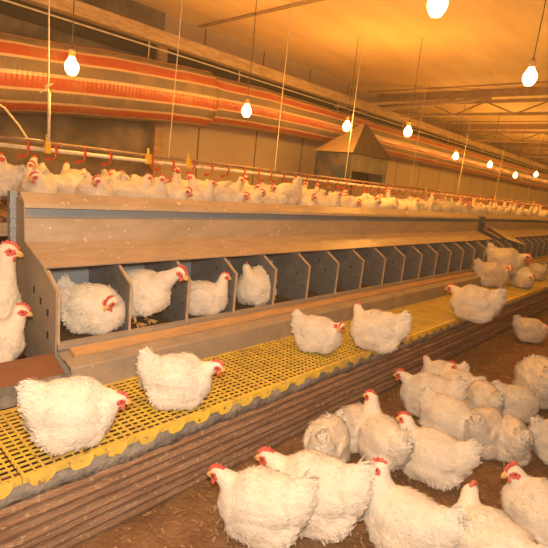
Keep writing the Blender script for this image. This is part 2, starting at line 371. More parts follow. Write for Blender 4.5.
def cover_unit():
    t = empty('nest_cover', (0, 0, 0)); L_ = 2.520
    b = MB(); b.sheet_x([(2.17, H-.175), (2.10, H-.163), (2.045, H-.205), (2.04, H-.222), (2.052, H-.225)], 0, L_, .004); b.build('ridge_cap', MT['cover'], t)
    b = MB(); b.sheet_x([(2.075, H-.222), (2.075, H-.264), (2.05, H-.266)], 0, L_, .003); b.build('groove', MT['galv'], t)
    b = MB(); b.sheet_x([(2.05, H-.262), (2.040, H-.266), (2.038, H-.364), (1.838, H-.431), (1.842, H-.437)], 0, L_, .003); b.build('sloping_hood', MT['cover'], t)
    return t
nu = nest_unit(); nu.location.x = NX0
tag(nu, 'nearest row of open nest boxes, three hens sitting in it', 'nest box', 'rows of nest boxes')
# end panel and end post on the first
b = MB(); b.prism_x([(YF-.004, ZL-.13), (YF-.004, H-.497), (YF+.112, H-.431), (2.04, H-.362), (2.045, H-.20), (YB+.03, H-.19), (YB+.03, ZL-.13)], -.010, -.004)
ep = b.build('end_panel', MT['lidmetal'], nu)
ep['label'] = 'dusty trapezoid end panel with rusty slots'
for (y, z) in ((1.79, -.60), (1.79, -.69), (1.86, -.57), (1.93, -.54)):
    b = MB(); b.box((-.0125, y-.006, H+z-.014), (-.0098, y+.006, H+z+.014)); b.build('slot', MT['black'], ep)
b = MB(); b.box((-.03, YB+.03, 0), (.0, YB+.07, H-.165))
for z in np.arange(.35, .95, .04): b.box((-.034, YB+.026, z), (.004, YB+.04, z+.02))
ps = b.build('end_post', MT['galv'], nu, bevel=.003)
nest_units = [nu]
for i in range(1, 8):
    c = copy_tree(nu); 
    for ch in list(c.children):
        if ch.name.split('.')[0] in ('end_panel', 'end_post'):
            for g in list(ch.children): bpy.data.objects.remove(g)
            bpy.data.objects.remove(ch)
    c.location.x = NX0+2.4*i
    tag(c, 'second row of open nest boxes, all empty' if i == 1 else 'far row of open nest boxes fading into the distance')
cu = cover_unit(); cu.location.x = NX0-.006
tag(cu, 'nearest folded sheet metal cover, white droppings splashed on it', 'nest cover', 'sheet metal covers over the nest boxes')
for i in range(1, 8):
    c = copy_tree(cu); c.location.x = NX0-.006+2.53*i; c.location.z = rnd.uniform(-.004, .004)
    if i == 2: c.location.x += .22
    tag(c, 'second folded sheet metal cover, starting at the seam above the middle nests' if i == 1 else 'distant folded sheet metal cover beyond the tilted panel')
b = MB(); b.box((0, -.14, -.003), (.42, .2, .003)); o = b.build('tilted_cover_flap', MT['cover'], loc=(6.05, 1.88, H-.38)); o.rotation_euler = (R(22), R(8), R(-12))
tag(o, 'loose brown metal flap hanging askew at the gap between nest covers', 'metal flap')

# egg gutter lid and wood strip in front of the nests
for i in range(8):
    x0 = NX0-.0+i*2.4
    t = empty('nest_step_lid', (x0, 0, 0))
    b = MB(); b.sheet_x([(YF-.004, ZL-.012), (1.66, ZL-.024), (1.652, ZL-.018), (1.625, ZL-.026), (1.600, ZL-.032), (1.596, ZL-.036), (1.594, ZL-.13)], 0, 2.396, .004)
    b.build('folded_sheet', MT['lidmetal'], t)
    b = MB(); b.prism_x([(YF-.062, ZL-.022), (YF-.010, ZL-.011), (YF-.012, ZL+.006), (YF-.064, ZL-.008)], .04 if i == 0 else 0, 2.395)
    b.build('wood_strip', MT['woodstrip'], t, bevel=.003)
    tag(t, ['nearest low metal step lid with pale wood strip below the occupied nests', 'low metal step lid behind the hens on the platform middle', 'low metal step lid further along the nest row'][min(i, 2)], 'step lid', 'step lids below the nest boxes')

# ------------------------------------------------------------------ rear raised platform
ZR = H-.30
for i in range(8):
    x0 = -1.2+i*2.6
    t = empty('rear_platform', (x0, 2.3, ZR))
    b = MB()
    for k in range(26): b.box((k*.1, 0, -.02), (k*.1+.085, 2.05, 0))
    b.build('deck', MT['plankred'], t)
    b = MB(); b.box((0, -.004, -.08), (2.59, .03, -.02)); b.build('front_rail', MT['beamwood'], t)
    for x in (.1, 2.4):
        for y in (.05, 1.9):
            b = MB(); b.box((x, y, -ZR), (x+.05, y+.05, -.02)); b.build('leg', MT['galv'], t)
    tag(t, 'raised deck behind the nests at the left edge, crowded with hens' if i == 0 else 'raised deck behind the nests, hidden under crowded hens', 'platform', 'raised decks behind the nest row')

# ------------------------------------------------------------------ drinker line
YP = 3.0; ZP = H+.025
t = empty('drinker_line', (0, YP, ZP))
b = MB(); b.tube([(-1.5, 0, 0), (20, 0, 0)], .013, 10); b.build('water_pipe', MT['white_plastic'], t, smooth=True)
b = MB(); b.tube([(-1.5, 0.01, .04), (20, .01, .04)], .011, 8); b.build('support_rail', MT['conduit'], t, smooth=True)
def drinker():
    b = MB(); b.box((-.012, -.018, -.016), (.012, .018, .018)); b.box((-.006, -.008, .016), (.006, .008, .05))
    b.tube([(0, 0, -.014), (0, 0, -.05)], .007, 8); b.tube([(0, 0, -.05), (.03, -.015, -.06), (.05, -.02, -.05)], .006, 8)
    b.lathe([(.006, -.062), (.02, -.055), (.026, -.04), (.022, -.04), (.016, -.052), (.004, -.055)], (.055, -.02, -.015), 10)
    return b
dm = drinker().mesh('drinker', MT['red'])
xs = [1.03, 1.19, 1.37, 1.545, 1.86, 2.04, 2.23, 2.41, 2.58, 2.76, 2.93, 3.09]+[3.09+.17*k for k in range(1, 75)]
for i, x in enumerate(xs):
    o = bpy.data.objects.new('drinker', dm); C.objects.link(o); o.parent = t; o.location = (x, 0, 0); o.rotation_euler = (0, 0, rnd.choice((0, PI, PI*.9, .2))); o.scale = (.7, .8, .85)
b = MB(); b.box((-.016, -.02, -.02), (.016, .02, .05)); b.tube([(0, 0, .05), (0, 0, .09)], .008, 8); cm = b.mesh('clip', MT['yellowclip'])
for x in (on_y(47, 142, YP).x, on_y(148, 157, YP).x, on_y(188, 160, YP).x, 6.2, 9, 11.5):
    o = bpy.data.objects.new('clip', cm); C.objects.link(o); o.parent = t; o.location = (x, 0, 0)
DL = t
def cordp(x, r, z0=.04, tilt=0, name='cord'):
    b = MB(); b.tube([(x, 0, z0), (x+tilt*.5, 0, (CE-ZP)/2), (x+tilt, 0, CE-ZP)], r, 6); b.build(name, MT['cord'], DL)
XR = on_y(48, 142, YP).x
cordp(XR, .0045, .09)
b = MB(); b.tube([(XR, -.012, .04), (XR, -.012, .33)], .009, 8); b.build('hanging_rod', MT['white_plastic'], DL, smooth=True)
b = MB(); b.tube([(XR, -.012, .33), (XR-.03, -.012, .36), (XR+.02, -.012, .385), (XR-.05, -.012, .32)], .004, 6); b.build('knot', MT['cord'], DL)
for i, x in enumerate((2.0, 3.14, 4.25, 5.75, 7.3, 9.0, 11, 13.5, 16)): cordp(x, .0035 if i != 0 else .003, .04, .05 if i == 0 else 0)
tag(DL, 'white drinker pipe with red nipples and hanging cords above the rear hens', 'drinker line')
# loose cable at far left
b = MB(); b.tube([(.55, 3.3, H+.55), (.78, 3.3, H+.36), (1.0, 3.3, H+.25), (1.08, 3.3, H+.16), (1.14, 3.3, H+.07)], .007, 8); b.tube([(.6, 3.3, H+.10), (.9, 3.28, H+.07), (1.2, 3.3, H+.085), (1.35, 3.3, H+.06)], .006, 8)
o = b.build('loose_cable', MT['cord']); tag(o, 'curled pale cable dangling at the left edge under the duct', 'cable')

# ------------------------------------------------------------------ striped duct
def duct(path, name, label, flare=False):
    pts = []; P = [V(p[:3]) for p in path]; rr = [p[3] for p in path]
    xs = np.arange(P[0].x, P[-1].x+.001, .12)
    zz = np.interp(xs, [p.x for p in P], [p.z for p in P]); rs_ = np.interp(xs, [p.x for p in P], rr)
    k = np.ones(5)/5; zp = np.convolve(np.pad(zz, 2, 'edge'), k, 'valid'); rp = np.convolve(np.pad(rs_, 2, 'edge'), k, 'valid')
    n = 48; vs = []; fs = []; uv = []
    for i, x in enumerate(xs):
        r = rp[i]*(1+.012*math.sin(x*7)+.008*math.sin(x*17))
        if flare and i == len(xs)-1: r *= 1.02
        for q in range(n):
            a = 2*PI*q/n; vs.append((x, P[0].y+math.cos(a)*r, zp[i]+math.sin(a)*r*(1 if math.sin(a) > 0 else .97)))
    for i in range(len(xs)-1):
        for q in range(n):
            fs.append((i*n+q, i*n+(q+1) % n, (i+1)*n+(q+1) % n, (i+1)*n+q)); uv.append([(xs[i], q/n), (xs[i], (q+1)/n), (xs[i+1], (q+1)/n), (xs[i+1], q/n)])
    me = bpy.data.meshes.new(name); me.from_pydata(vs, [], fs); me.materials.append(MT['duct'])
    ul = me.uv_layers.new(name='UVMap'); ul.data.foreach_set('uv', [c for f in uv for p in f for c in p])
    me.polygons.foreach_set('use_smooth', [True]*len(me.polygons))
    o = bpy.data.objects.new(name, me); C.objects.link(o); s = o.modifiers.new('s', 'SOLIDIFY'); s.thickness = .004
    tag(o, label, 'air duct', 'striped air duct sections'); return o
DY = 4.0
duct([(-2.5, DY, H+.40, .285), (.5, DY, H+.45, .285), (1.2, DY, H+.54, .28), (2, DY, H+.626, .28), (2.8, DY, H+.69, .275), (3.06, DY, H+.70, .27)], 'air_duct', 'wide red and grey striped fabric air duct at upper left', True)
o = duct([(2.95, DY, H+.70, .245), (3.6, DY, H+.735, .24), (4.6, DY, H+.75, .225), (8, DY, H+.757, .225), (24, DY, H+.757, .225)], 'air_duct', 'narrower striped air duct running on into the distance')

def straps(o, xs):
    for x in xs:
        zc = float(np.interp(x, [-2.5, .5, 1.2, 2, 2.8, 3.6, 4.6, 8], [.40, .45, .54, .626, .69, .735, .75, .757]))+.2
        b = MB(); b.tube([(x, DY+.01, H+zc), (x, DY+.01, H+1.1)], .005, 6); b.build('strap', MT['cord'], o)
straps(bpy.data.objects['air_duct'], (-2, -.5, 1.0, 2.4)); straps(o, np.arange(3.5, 23, 1.8))
# ------------------------------------------------------------------ hooded heater
t = empty('hooded_heater', (4.61, 3.2, 0))
W, D, z0, z1, za = .83, .53, H+.02, H+.385, H+.77
b = MB(); b.box((0, 0, z0), (.012, D, z1)); b.build('side_panel', MT['heaterblue'], t)['label'] = 'mottled blue side panel'
b = MB(); b.box((.012, 0, z0+.16), (W, .012, z1)); b.box((.74, 0, z0), (W, .012, z0+.16)); b.box((.012, 0, z0), (.05, .012, z0+.16)); b.build('front_panel', MT['heatergrey'], t)
b = MB(); b.box((W-.012, .012, z0), (W, D, z1)); b.build('side_panel', MT['heatergrey'], t)
b = MB(); b.box((.012, D-.012, z0), (W-.012, D, z1)); b.build('back_panel', MT['heatergrey'], t)
b = MB(); b.box((.012, .25, z0), (W-.012, .26, z0+.2)); b.box((.012, .012, z0+.19), (W-.012, .25, z0+.2)); b.build('inner_baffle', MT['black'], t)
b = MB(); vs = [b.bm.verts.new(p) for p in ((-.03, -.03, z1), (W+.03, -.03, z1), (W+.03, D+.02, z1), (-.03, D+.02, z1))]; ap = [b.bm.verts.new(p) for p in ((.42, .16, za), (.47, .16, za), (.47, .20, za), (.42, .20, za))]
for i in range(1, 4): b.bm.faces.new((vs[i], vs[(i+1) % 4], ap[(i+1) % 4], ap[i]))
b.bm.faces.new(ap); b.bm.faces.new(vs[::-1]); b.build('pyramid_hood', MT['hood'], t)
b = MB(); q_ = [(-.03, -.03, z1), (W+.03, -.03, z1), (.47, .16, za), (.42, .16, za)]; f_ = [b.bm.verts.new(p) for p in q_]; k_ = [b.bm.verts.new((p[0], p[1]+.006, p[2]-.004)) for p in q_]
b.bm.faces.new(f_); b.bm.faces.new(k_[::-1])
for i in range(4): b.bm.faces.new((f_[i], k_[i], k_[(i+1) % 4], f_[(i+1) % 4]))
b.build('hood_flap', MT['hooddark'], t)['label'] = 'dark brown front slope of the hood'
for (x, y) in ((.05, .05), (W-.05, .05), (W-.05, D-.05), (.05, D-.05)):
    b = MB(); b.tube([(x, y, ZR), (x, y, z0)], .012, 8); b.build('leg', MT['heatergrey'], t)
tag(t, 'blue grey box heater with a pyramid hood by the wall', 'heater')

# ------------------------------------------------------------------ bulbs
def bulb(i, x, y, z, label, power, group, colour=(1, .47, .065)):
    t = empty('hanging_bulb', (x, y, z))
    b = MB(); b.lathe([(.004, -.060), (.022, -.055), (.036, -.034), (.041, -.012), (.038, .008), (.024, .030), (.015, .048)], n=18); b.build('glass', MT['bulb'], t, smooth=True)
    b = MB(); b.lathe([(.014, .046), (.019, .05), (.019, .085), (.010, .098)], n=14); b.build('socket', MT['socket'], t)
    b = MB(); b.tube([(0, 0, .095), (0.01, 0, (CE-z)/2), (0, 0, CE-z)], .003, 6); b.build('cord', MT['cable'], t)
    l = bpy.data.lights.new('bulb_light', 'POINT'); l.energy = power; l.color = colour; l.shadow_soft_size = .065
    lo = bpy.data.objects.new('bulb_light', l); C.objects.link(lo); lo.parent = t
    tag(t, label, 'light bulb', group)
BP = 21.5
xs = [1.28, 2.73, 4.16, 5.46, 7.0, 8.45, 9.9, 11.25, 13.2, 15.2, 17.5, 20]; zs = [.54, .53, .62, .75, .61, .62, .55, .67, .6, .6, .6, .6]
bl = ['glowing bulb at upper left in front of the widest duct stripes', 'glowing bulb hanging before the striped duct left of the heater', 'glowing bulb just left of the heater hood tip', 'glowing bulb right of the heater hood under the beam',
      'fifth small bulb along the duct, right of the heater', 'sixth small bulb along the duct, left of the close far pair']
for i, (x, z) in enumerate(zip(xs, zs)): k_ = .82 if i == 3 else 1; bulb(i, x*k_, 3.0*k_, H+z*k_, bl[i] if i < 6 else 'tiny far bulb at the right end of the bulb row', BP, 'bulbs over the rear hens')
for i, x in enumerate((-.9, .6, 1.9, 3.2, 4.9, 6.6, 8.5, 10.5, 13, 16)):
    bulb(i, x, 1.0, H+.77, 'large bright bulb high at upper right' if x == 3.2 else 'bulb high over the near slatted platform, at or above the top edge' if x < 3 else 'bulb over the platform, beyond the right edge', BP*(.55 if x < 3 else .35), 'bulbs over the slatted platform')
for i, x in enumerate((2, 6, 10, 15)):
    bulb(i, x, -1.8, H+.9, 'bulb over the litter aisle beside the camera', BP*.12, 'bulbs over the litter aisle')

# camera flash
fl = bpy.data.lights.new('camera_flash', 'AREA'); fl.energy = 23; fl.color = (1, .80, .60); fl.shape = 'RECTANGLE'; fl.size = .16; fl.size_y = .1
fo = bpy.data.objects.new('camera_flash', fl); C.objects.link(fo); fo.matrix_world = co.matrix_world.copy(); fo.location = V((0, 0, H))+V((-AX.y, -AY.y, -AZ.y))*.12+V((-AX.z, -AY.z, -AZ.z))*.02
w = bpy.data.worlds.new('world'); bpy.context.scene.world = w; w.use_nodes = True
w.node_tree.nodes['Background'].inputs[0].default_value = (1, .55, .25, 1); w.node_tree.nodes['Background'].inputs[1].default_value = .05

# ------------------------------------------------------------------ hens
def frame(yaw, pitch):
    return Matrix.Rotation(R(yaw), 3, 'Z') @ Matrix.Rotation(R(-pitch), 3, 'Y')
def hen_variant(seed, head, hdir=(0, 0), stand=0, puff=1.0, tail=1.0, lean=0, neck_r=1.0, far=False, nfeather=2300, neck_ctrl=None, zs=1.08):
    """One hen in its pose: facing +x, about .36 m long, returns (body mesh, [(part name, mesh)])."""
    rs = random.Random(seed); nr = np.random.RandomState(seed)
    b = MB(); z = stand; P = Matrix.Rotation(R(-lean), 3, 'Y'); pv = V((0, 0, .12+z))
    def bl_(c, r, pitch=0):
        c = V((c[0], c[1], c[2]*zs))+V((0, 0, z)); c = P@(c-pv)+pv; r = (r[0], r[1], r[2]*zs)
        b.ball(c, r, 3, P@Matrix.Rotation(R(-pitch), 3, 'Y'))
    pf = puff
    bl_((0, 0, .125), (.14, .100*pf, .108*pf)); bl_((.08, 0, .110), (.082, .085*pf, .092))
    bl_((-.04, 0, .155), (.12, .082*pf, .078*pf)); bl_((-.115, 0, .125), (.075, .078*pf, .078))
    bl_((-.135, 0, .165), (.072, .062, .055), 35); bl_((-.155, 0, .155+.035*tail), (.062, .036, .030), 48); bl_((-.172, 0, .175+.045*tail), (.040, .020, .018), 55)
    for s in (-1, 1):
        bl_((-.015, s*.080*pf, .135), (.105, .026, .060), -8); bl_((-.06, s*.06, .055), (.075, .055, .055)); bl_((.05, s*.05, .06), (.07, .05, .055))
        bl_((-.10, s*.05, .07), (.06, .05, .05))
    if not stand: bl_((-.01, 0, .078), (.148, .112*pf, .078)); bl_((-.01, 0, .045), (.125, .10*pf, .05))
    else: bl_((-.03, 0, .07), (.11, .085, .07))
    hd = V(head)+V((0, 0, z)); A = P@(V((.075, 0, .15+z))-pv)+pv; A2 = P@(V((.10, 0, .185+z))-pv)+pv
    ctrl = V(neck_ctrl)+V((0, 0, z)) if neck_ctrl else A2
    for i in range(9):
        u = i/8; p = A*(1-u)**2+ctrl*2*u*(1-u)+hd*u*u; r = (.078*(1-u)**1.4+.031*(1-(1-u)**1.4))*neck_r
        if i == 8: r = .030
        b.ball(p, r, 2)
    Hm = frame(*hdir)
    b.ball(hd+Hm@V((.010, 0, .002)), (.036, .025, .028), 3, Hm)
    b.ball(hd+Hm@V((.030, 0, -.004)), (.020, .016, .016), 2, Hm)
    me0 = b.mesh('tmp', MT['feather']); o = bpy.data.objects.new('tmp', me0); C.objects.link(o)
    rm = o.modifiers.new('r', 'REMESH'); rm.mode = 'VOXEL'; rm.voxel_size = .0068 if not far else .012
    sm = o.modifiers.new('s', 'SMOOTH'); sm.factor = .5; sm.iterations = 11 if not far else 3
    dg = bpy.context.evaluated_depsgraph_get(); me = bpy.data.meshes.new_from_object(o.evaluated_get(dg), depsgraph=dg); bpy.data.objects.remove(o)
    n = len(me.vertices); co_ = np.empty(n*3); me.vertices.foreach_get('co', co_); co_ = co_.reshape(-1, 3)
    no = np.empty(n*3); me.vertices.foreach_get('normal', no); no = no.reshape(-1, 3)
    hdn = np.array(hd); hm = np.array(Hm)
    loc = (co_-hdn)@hm            # head-local coordinates
    dh = np.linalg.norm(loc, axis=1)
    # lumpy plumage
    amp = np.clip((dh-.05)/.1, 0, 1)*.0075
    lump = np.zeros(n)
    for q in range(10):
        k = nr.randn(3)*(22 if q < 5 else 50); lump += np.sin(co_@k+nr.rand()*6)*(1 if q < 5 else .5)
    co_ = co_+no*(lump/3.5*amp)[:, None]
    if not stand: co_[:, 2] = np.maximum(co_[:, 2], .003)
    faces = [tuple(p.vertices) for p in me.polygons]
    fc = np.array([loc[list(f)].mean(0) for f in faces])
    red = (np.abs(fc[:, 1]) > .008) & (((fc[:, 0]-.020)/.019)**2+((fc[:, 2]+.001)/.0145)**2 < 1) & (np.linalg.norm(fc, axis=1) < .055)
    mi = [1 if r_ else 0 for r_ in red]
    # feather flakes
    if not far or nfeather:
        tri = np.array([f[:3] for f in faces]); ctr = co_[tri].mean(1); nn = no[tri].mean(1)
        okm = (np.linalg.norm(fc, axis=1) > .042) | (fc[:, 0] < -.012)
        okm &= (ctr[:, 2] > .012) | (stand > 0)
        idx = np.nonzero(okm)[0]; pick = nr.choice(idx, nfeather, replace=True)
        ti = idx[ctr[idx, 0] < -.155]
        if len(ti) and not far: pick = np.concatenate([pick, nr.choice(ti, 260)])
        vs = co_.tolist(); A_ = np.array(A)
        for fidx in pick:
            p = ctr[fidx]+nr.randn(3)*.002; nv = nn[fidx]; nv = nv/(np.linalg.norm(nv)+1e-9)
            tneck = np.dot(p-A_, hdn-A_)/max(np.dot(hdn-A_, hdn-A_), 1e-6)
            if tneck > .25 and np.linalg.norm(p-(A_+(hdn-A_)*min(tneck, 1.1))) < .075:
                fl_ = A_-hdn; fl_ = fl_/np.linalg.norm(fl_)+np.array([-.15, 0, -.1]); L_ = nr.uniform(.007, .013); W_ = L_*.5
            else:
                if p[2]-z < .07: fl_ = np.array([-.55, 0, -.8]); L_ = nr.uniform(.010, .022); W_ = L_*.40
                elif p[0] < -.13: fl_ = np.array([-1, 0, .5]); L_ = nr.uniform(.02, .042); W_ = L_*.35
                else: fl_ = np.array([-1, 0, -.22]); L_ = nr.uniform(.012, .025); W_ = L_*.5
            fl_ = fl_+nr.randn(3)*.16; tdir = fl_-nv*np.dot(fl_, nv); tl = np.linalg.norm(tdir)
            if tl < .15: continue
            tdir /= tl; sd = np.cross(nv, tdir); lift = nr.uniform(.02, .16)*(1.5 if p[2]-z < .09 else 1) if nr.rand() < .8 else nr.uniform(.25, .5)
            ax = tdir+nv*lift; k = len(vs)
            pr_ = [p-nv*.001, p+ax*L_*.45+sd*W_*.5+nv*.0008, p+ax*L_*.45-sd*W_*.5+nv*.0008, p+ax*L_*.85+sd*W_*.33, p+ax*L_*.85-sd*W_*.33, p+ax*L_]
            if not stand:
                for q_ in pr_: q_[2] = max(q_[2], .002)
            elif min(q_[2] for q_ in pr_) < .02: continue
            vs += [q_.tolist() for q_ in pr_]; faces += [(k, k+2, k+1), (k+1, k+2, k+4, k+3), (k+3, k+4, k+5)]; mi += [0, 0, 0]
    else: vs = co_.tolist()
    m2 = bpy.data.meshes.new('hen'); m2.from_pydata(vs, [], faces); m2.materials.append(MT['feather']); m2.materials.append(MT['redskin'])
    m2.polygons.foreach_set('material_index', mi); m2.polygons.foreach_set('use_smooth', [True]*len(m2.polygons)); m2.update()
    bpy.data.meshes.remove(me)
    parts = []
    T = Matrix.Translation(hd) @ Hm.to_4x4()
    def part(name, mb, m_, smooth=True):
        bmesh.ops.transform(mb.bm, matrix=T, verts=mb.bm.verts); parts.append((name, mb.mesh(name, m_, smooth)))
    c = MB(); prof = [(.042, .008), (.048, .018), (.043, .027), (.036, .026), (.033, .036), (.026, .037), (.023, .030), (.018, .041), (.010, .042), (.007, .033), (.001, .041), (-.006, .039), (-.008, .030), (-.017, .032), (-.020, .024), (-.010, .016)]
    for s, e in ((-.005, .005),):
        a = [c.bm.verts.new((x, s, zz)) for x, zz in prof]; d = [c.bm.verts.new((x, e, zz)) for x, zz in prof]; nn_ = len(prof)
        c.bm.faces.new(a); c.bm.faces.new(d[::-1])
        for i in range(nn_): c.bm.faces.new((a[i], d[i], d[(i+1) % nn_], a[(i+1) % nn_]))
    part('comb', c, MT['redskin'], False)
    if far: return m2, parts
    c = MB(); c.tube([(.036, 0, .002), (.050, 0, -.001), (.059, 0, -.005), (.065, 0, -.012)], [.011, .0085, .005, .0015], 10)
    c.tube([(.036, 0, -.008), (.050, 0, -.011), (.061, 0, -.014)], [.009, .007, .0015], 8); part('beak', c, MT['beak'])
    for s in (-1, 1):
        c = MB(); c.ball(V((.032, s*.010, -.025)), (.010, .0045, .014), 2, Matrix.Rotation(R(s*10), 3, 'X')); part('wattle', c, MT['redskin'])
        c = MB(); c.ball(V((.019, s*.0262, .005)), (.0042, .003, .0042), 2); part('eye', c, MT['eye'])
    if stand:
        T = Matrix.Identity(4)
        for s in (-1, 1):
            c = MB(); x = .0; y = s*.045
            c.tube([(x-.02, y, z+.06), (x-.025, y, z+.02), (x-.005, y, .02), (x-.002, y, .012)], [.016, .011, .008, .009], 8)
            for a in (-35, 0, 35): c.tube([(x, y, .012), (x+.035*math.cos(R(a)), y+.035*math.sin(R(a)), .008), (x+.06*math.cos(R(a)), y+.06*math.sin(R(a)), .004)], [.008, .006, .003], 6)
            c.tube([(x, y, .012), (x-.03, y, .005)], [.006, .003], 6); part('leg', c, MT['shank'])
    return m2, parts

VAR = {}
def variant(key, **k): VAR[key] = hen_variant(**k)
variant('tucked', seed=1, zs=1.2, tail=1.0, head=(.158, -.014, .185), hdir=(-8, -12), puff=1.13, neck_r=1.25, nfeather=2600)
variant('sit', seed=2, zs=1.14, tail=1.05, head=(.165, -.01, .215), hdir=(-10, -12), puff=1.08, neck_r=1.05, nfeather=2500)
variant('alert', seed=3, head=(.135, 0, .285), hdir=(0, -18), stand=.07, neck_ctrl=(.13, 0, .2), lean=12)
variant('stretch', seed=4, head=(.235, 0, .285), hdir=(0, -25), stand=.05, neck_ctrl=(.14, 0, .22), lean=14)
variant('turned_left', seed=5, head=(.130, .03, .245), hdir=(75, -12), puff=1.08)
variant('turned_right', seed=6, head=(.130, -.03, .245), hdir=(-75, -15), puff=1.08)
variant('look_back', seed=7, head=(.09, -.04, .26), hdir=(-140, -10), puff=1.1)
variant('upright', seed=8, head=(.12, 0, .30), hdir=(20, -5), puff=1.0, neck_ctrl=(.12, 0, .22), neck_r=1.1)
variant('hidden_head', seed=9, head=(.15, .02, .07), hdir=(30, -50), puff=1.05, tail=1.3)
variant('dozing', seed=10, head=(.13, -.025, .20), hdir=(-40, -38), puff=1.12, zs=1.15, neck_r=1.3)
variant('upright_left', seed=12, head=(.12, 0, .27), hdir=(35, -12), neck_ctrl=(.12, 0, .22), neck_r=1.1)
variant('nesting', seed=16, head=(.115, -.075, .205), hdir=(-120, -28), puff=1.08, zs=1.12)
variant('standing_tail', seed=17, head=(.15, .02, .20), hdir=(30, -30), stand=.10, tail=1.9, zs=1.1, lean=-6)
variant('tall', seed=14, head=(.10, 0, .40), hdir=(0, -12), stand=.08, neck_ctrl=(.10, 0, .26), lean=20)
variant('facing', seed=15, head=(.150, -.035, .225), hdir=(-105, -10), puff=1.05)
variant('alert_left', seed=13, head=(.14, 0, .27), hdir=(-15, -15), puff=1.08, neck_ctrl=(.13, 0, .2), neck_r=1.1)
FAR = {}
FAR[0] = hen_variant(21, (.14, 0, .24), (20, -12), far=True, nfeather=260)
FAR[1] = hen_variant(22, (.13, -.02, .27), (-50, -5), far=True, nfeather=260)
FAR[2] = hen_variant(23, (.12, .03, .24), (80, -12), puff=1.1, far=True, nfeather=260)
FAR[3] = hen_variant(24, (.15, 0, .08), (0, -40), puff=1.1, tail=1.2, far=True, nfeather=260)
FAR[4] = hen_variant(25, (.12, 0, .33), (-10, 0), far=True, nfeather=260, neck_ctrl=(.12, 0, .22))

def place_hen(var, pos, ang, s, label, group, tilt=0):
    me, parts = var
    o = bpy.data.objects.new('hen', me); C.objects.link(o)
    for n, pm in parts:
        p = bpy.data.objects.new(n, pm); C.objects.link(p); p.parent = o
    o.location = pos; o.rotation_euler = (0, R(tilt), ang); o.scale = (s, s*rnd.uniform(.97, 1.03), s)
    tag(o, label, 'hen', group); return o
def hen_at(var, px, py, z, face, s, label, group, tilt=0):
    """(px,py): where the middle of the hen meets the ground; face: degrees anticlockwise from picture-right, seen from above"""
    p = on_z(px, py, z); az = math.atan2(p.y, p.x)-PI/2
    return place_hen(VAR[var], p, az+R(face), s, label, group, tilt)

GP = 'hens on the yellow platform'; GF = 'hens on the litter floor'; GN = 'hens in the nest boxes'; GR = 'hens crowding the raised deck'
G = ZG+.002; NF = ZL-.006
_VC = {}
def verts_of(key):
    if key not in _VC:
        me, parts = VAR[key]; L_ = []
        for m_ in [me]+[p[1] for p in parts]:
            a = np.empty(len(m_.vertices)*3); m_.vertices.foreach_get('co', a); L_.append(a.reshape(-1, 3))
        _VC[key] = np.concatenate(L_)
    return _VC[key]
CB = np.array([[AX.x, AY.x, AZ.x], [AX.y, AY.y, AZ.y], [AX.z, AY.z, AZ.z]])
def bbox(key, pos, ang, s):
    v = verts_of(key)*s; c, n = math.cos(ang), math.sin(ang)
    w = np.stack([v[:, 0]*c-v[:, 1]*n+pos[0], v[:, 0]*n+v[:, 1]*c+pos[1], v[:, 2]+pos[2]-H], 1); q = w@CB.T
    x = q[:, 0]/q[:, 2]*F+274; y = q[:, 1]/q[:, 2]*F+272; return x.min(), y.min(), x.max(), y.max()
def fit(key, bb, z, face, label, group, s=None, y=None, lo=.72, hi=1.15, al=None):
    """stand a hen on the surface at height z so that it spans bb in the photograph; s fixes its size, y its row"""
    x0, y0, x1, y1 = bb; px = (x0+x1)/2; py = y1 if y1 else y0+60; sc_ = s or .9
    for it in range(14):
        if y is None: p = on_z(px, py, z)
        else: r = ray(px, 200); p = V((r.x/r.y*y, y, z))
        ang = math.atan2(p.y, p.x)-PI/2+R(face); b_ = bbox(key, p, ang, sc_)
        px += (x1-b_[2] if al == 'r' else x0-b_[0] if al == 'l' else (x0+x1)/2-(b_[0]+b_[2])/2)*.9
        if y is None: py += (y1-b_[3])*.8 if y1 else (y0-b_[1])*.8
        if s is None: sc_ = min(hi, max(lo, sc_*((x1-x0)/(b_[2]-b_[0]))**.7*(((y1-y0)/(b_[3]-b_[1]))**.3 if y1 else 1)))
    return place_hen(VAR[key], p, ang, sc_, label, group)
fit('tucked', (15, 372, 131, 457), G, 3, 'big fluffy white hen resting on yellow slats at lower left, beak right', GP)
fit('sit', (134, 349, 227, 411), G, 2, 'white hen resting on yellow slats right of the biggest hen', GP)
fit('facing', (290, 306, 345, 355), G, -8, 'left one of two hens sitting side by side on the middle of the slatted platform', GP)
fit('turned_right', (350, 296, 412, 355), G, 178, 'right one of two hens side by side on the middle of the slatted platform', GP)
fit('sit', (444, 284, 508, 324), G, 172, 'hen on the platform edge with tail pointing right, above the litter flock', GP)
fit('sit', (486, 236, 531, 276), H-.748, 0, 'hen perched high on the far step lid, just under the loose metal flap', GP, hi=1.3)
fit('facing', (474, 248, 512, 288), G, 20, 'resting hen just below the perched one under the loose flap', GP, hi=1.3)
fit('tucked', (509, 262, 536, 289), G, -50, 'low resting hen at the far right, red face turned to the camera', GP, hi=1.3)
fit('sit', (526, 261, 548, 281), G, 130, 'partly hidden hen behind the low resting one, at the far right', GP, hi=1.3)
fit('alert', (-50, 310, 33, None), G, -8, 'hen at the left edge looking down, front one of two', GP, s=.80, y=1.83, al='r')
fit('tall', (-50, 247, 25, None), G, -12, 'taller hen at the left edge by the nest end panel, head high', GP, s=1.0, y=2.0, al='r')
fit('nesting', (58, 272, 122, 335), NF, -22, 'white hen sitting in the nearest nest box, red comb on top', GN, y=1.85, s=.80)
fit('stretch', (118, 247, 188, 322), NF+.0, -42, 'hen stretching its neck out of the second nest box', GN, y=1.86, s=.86, al='r')
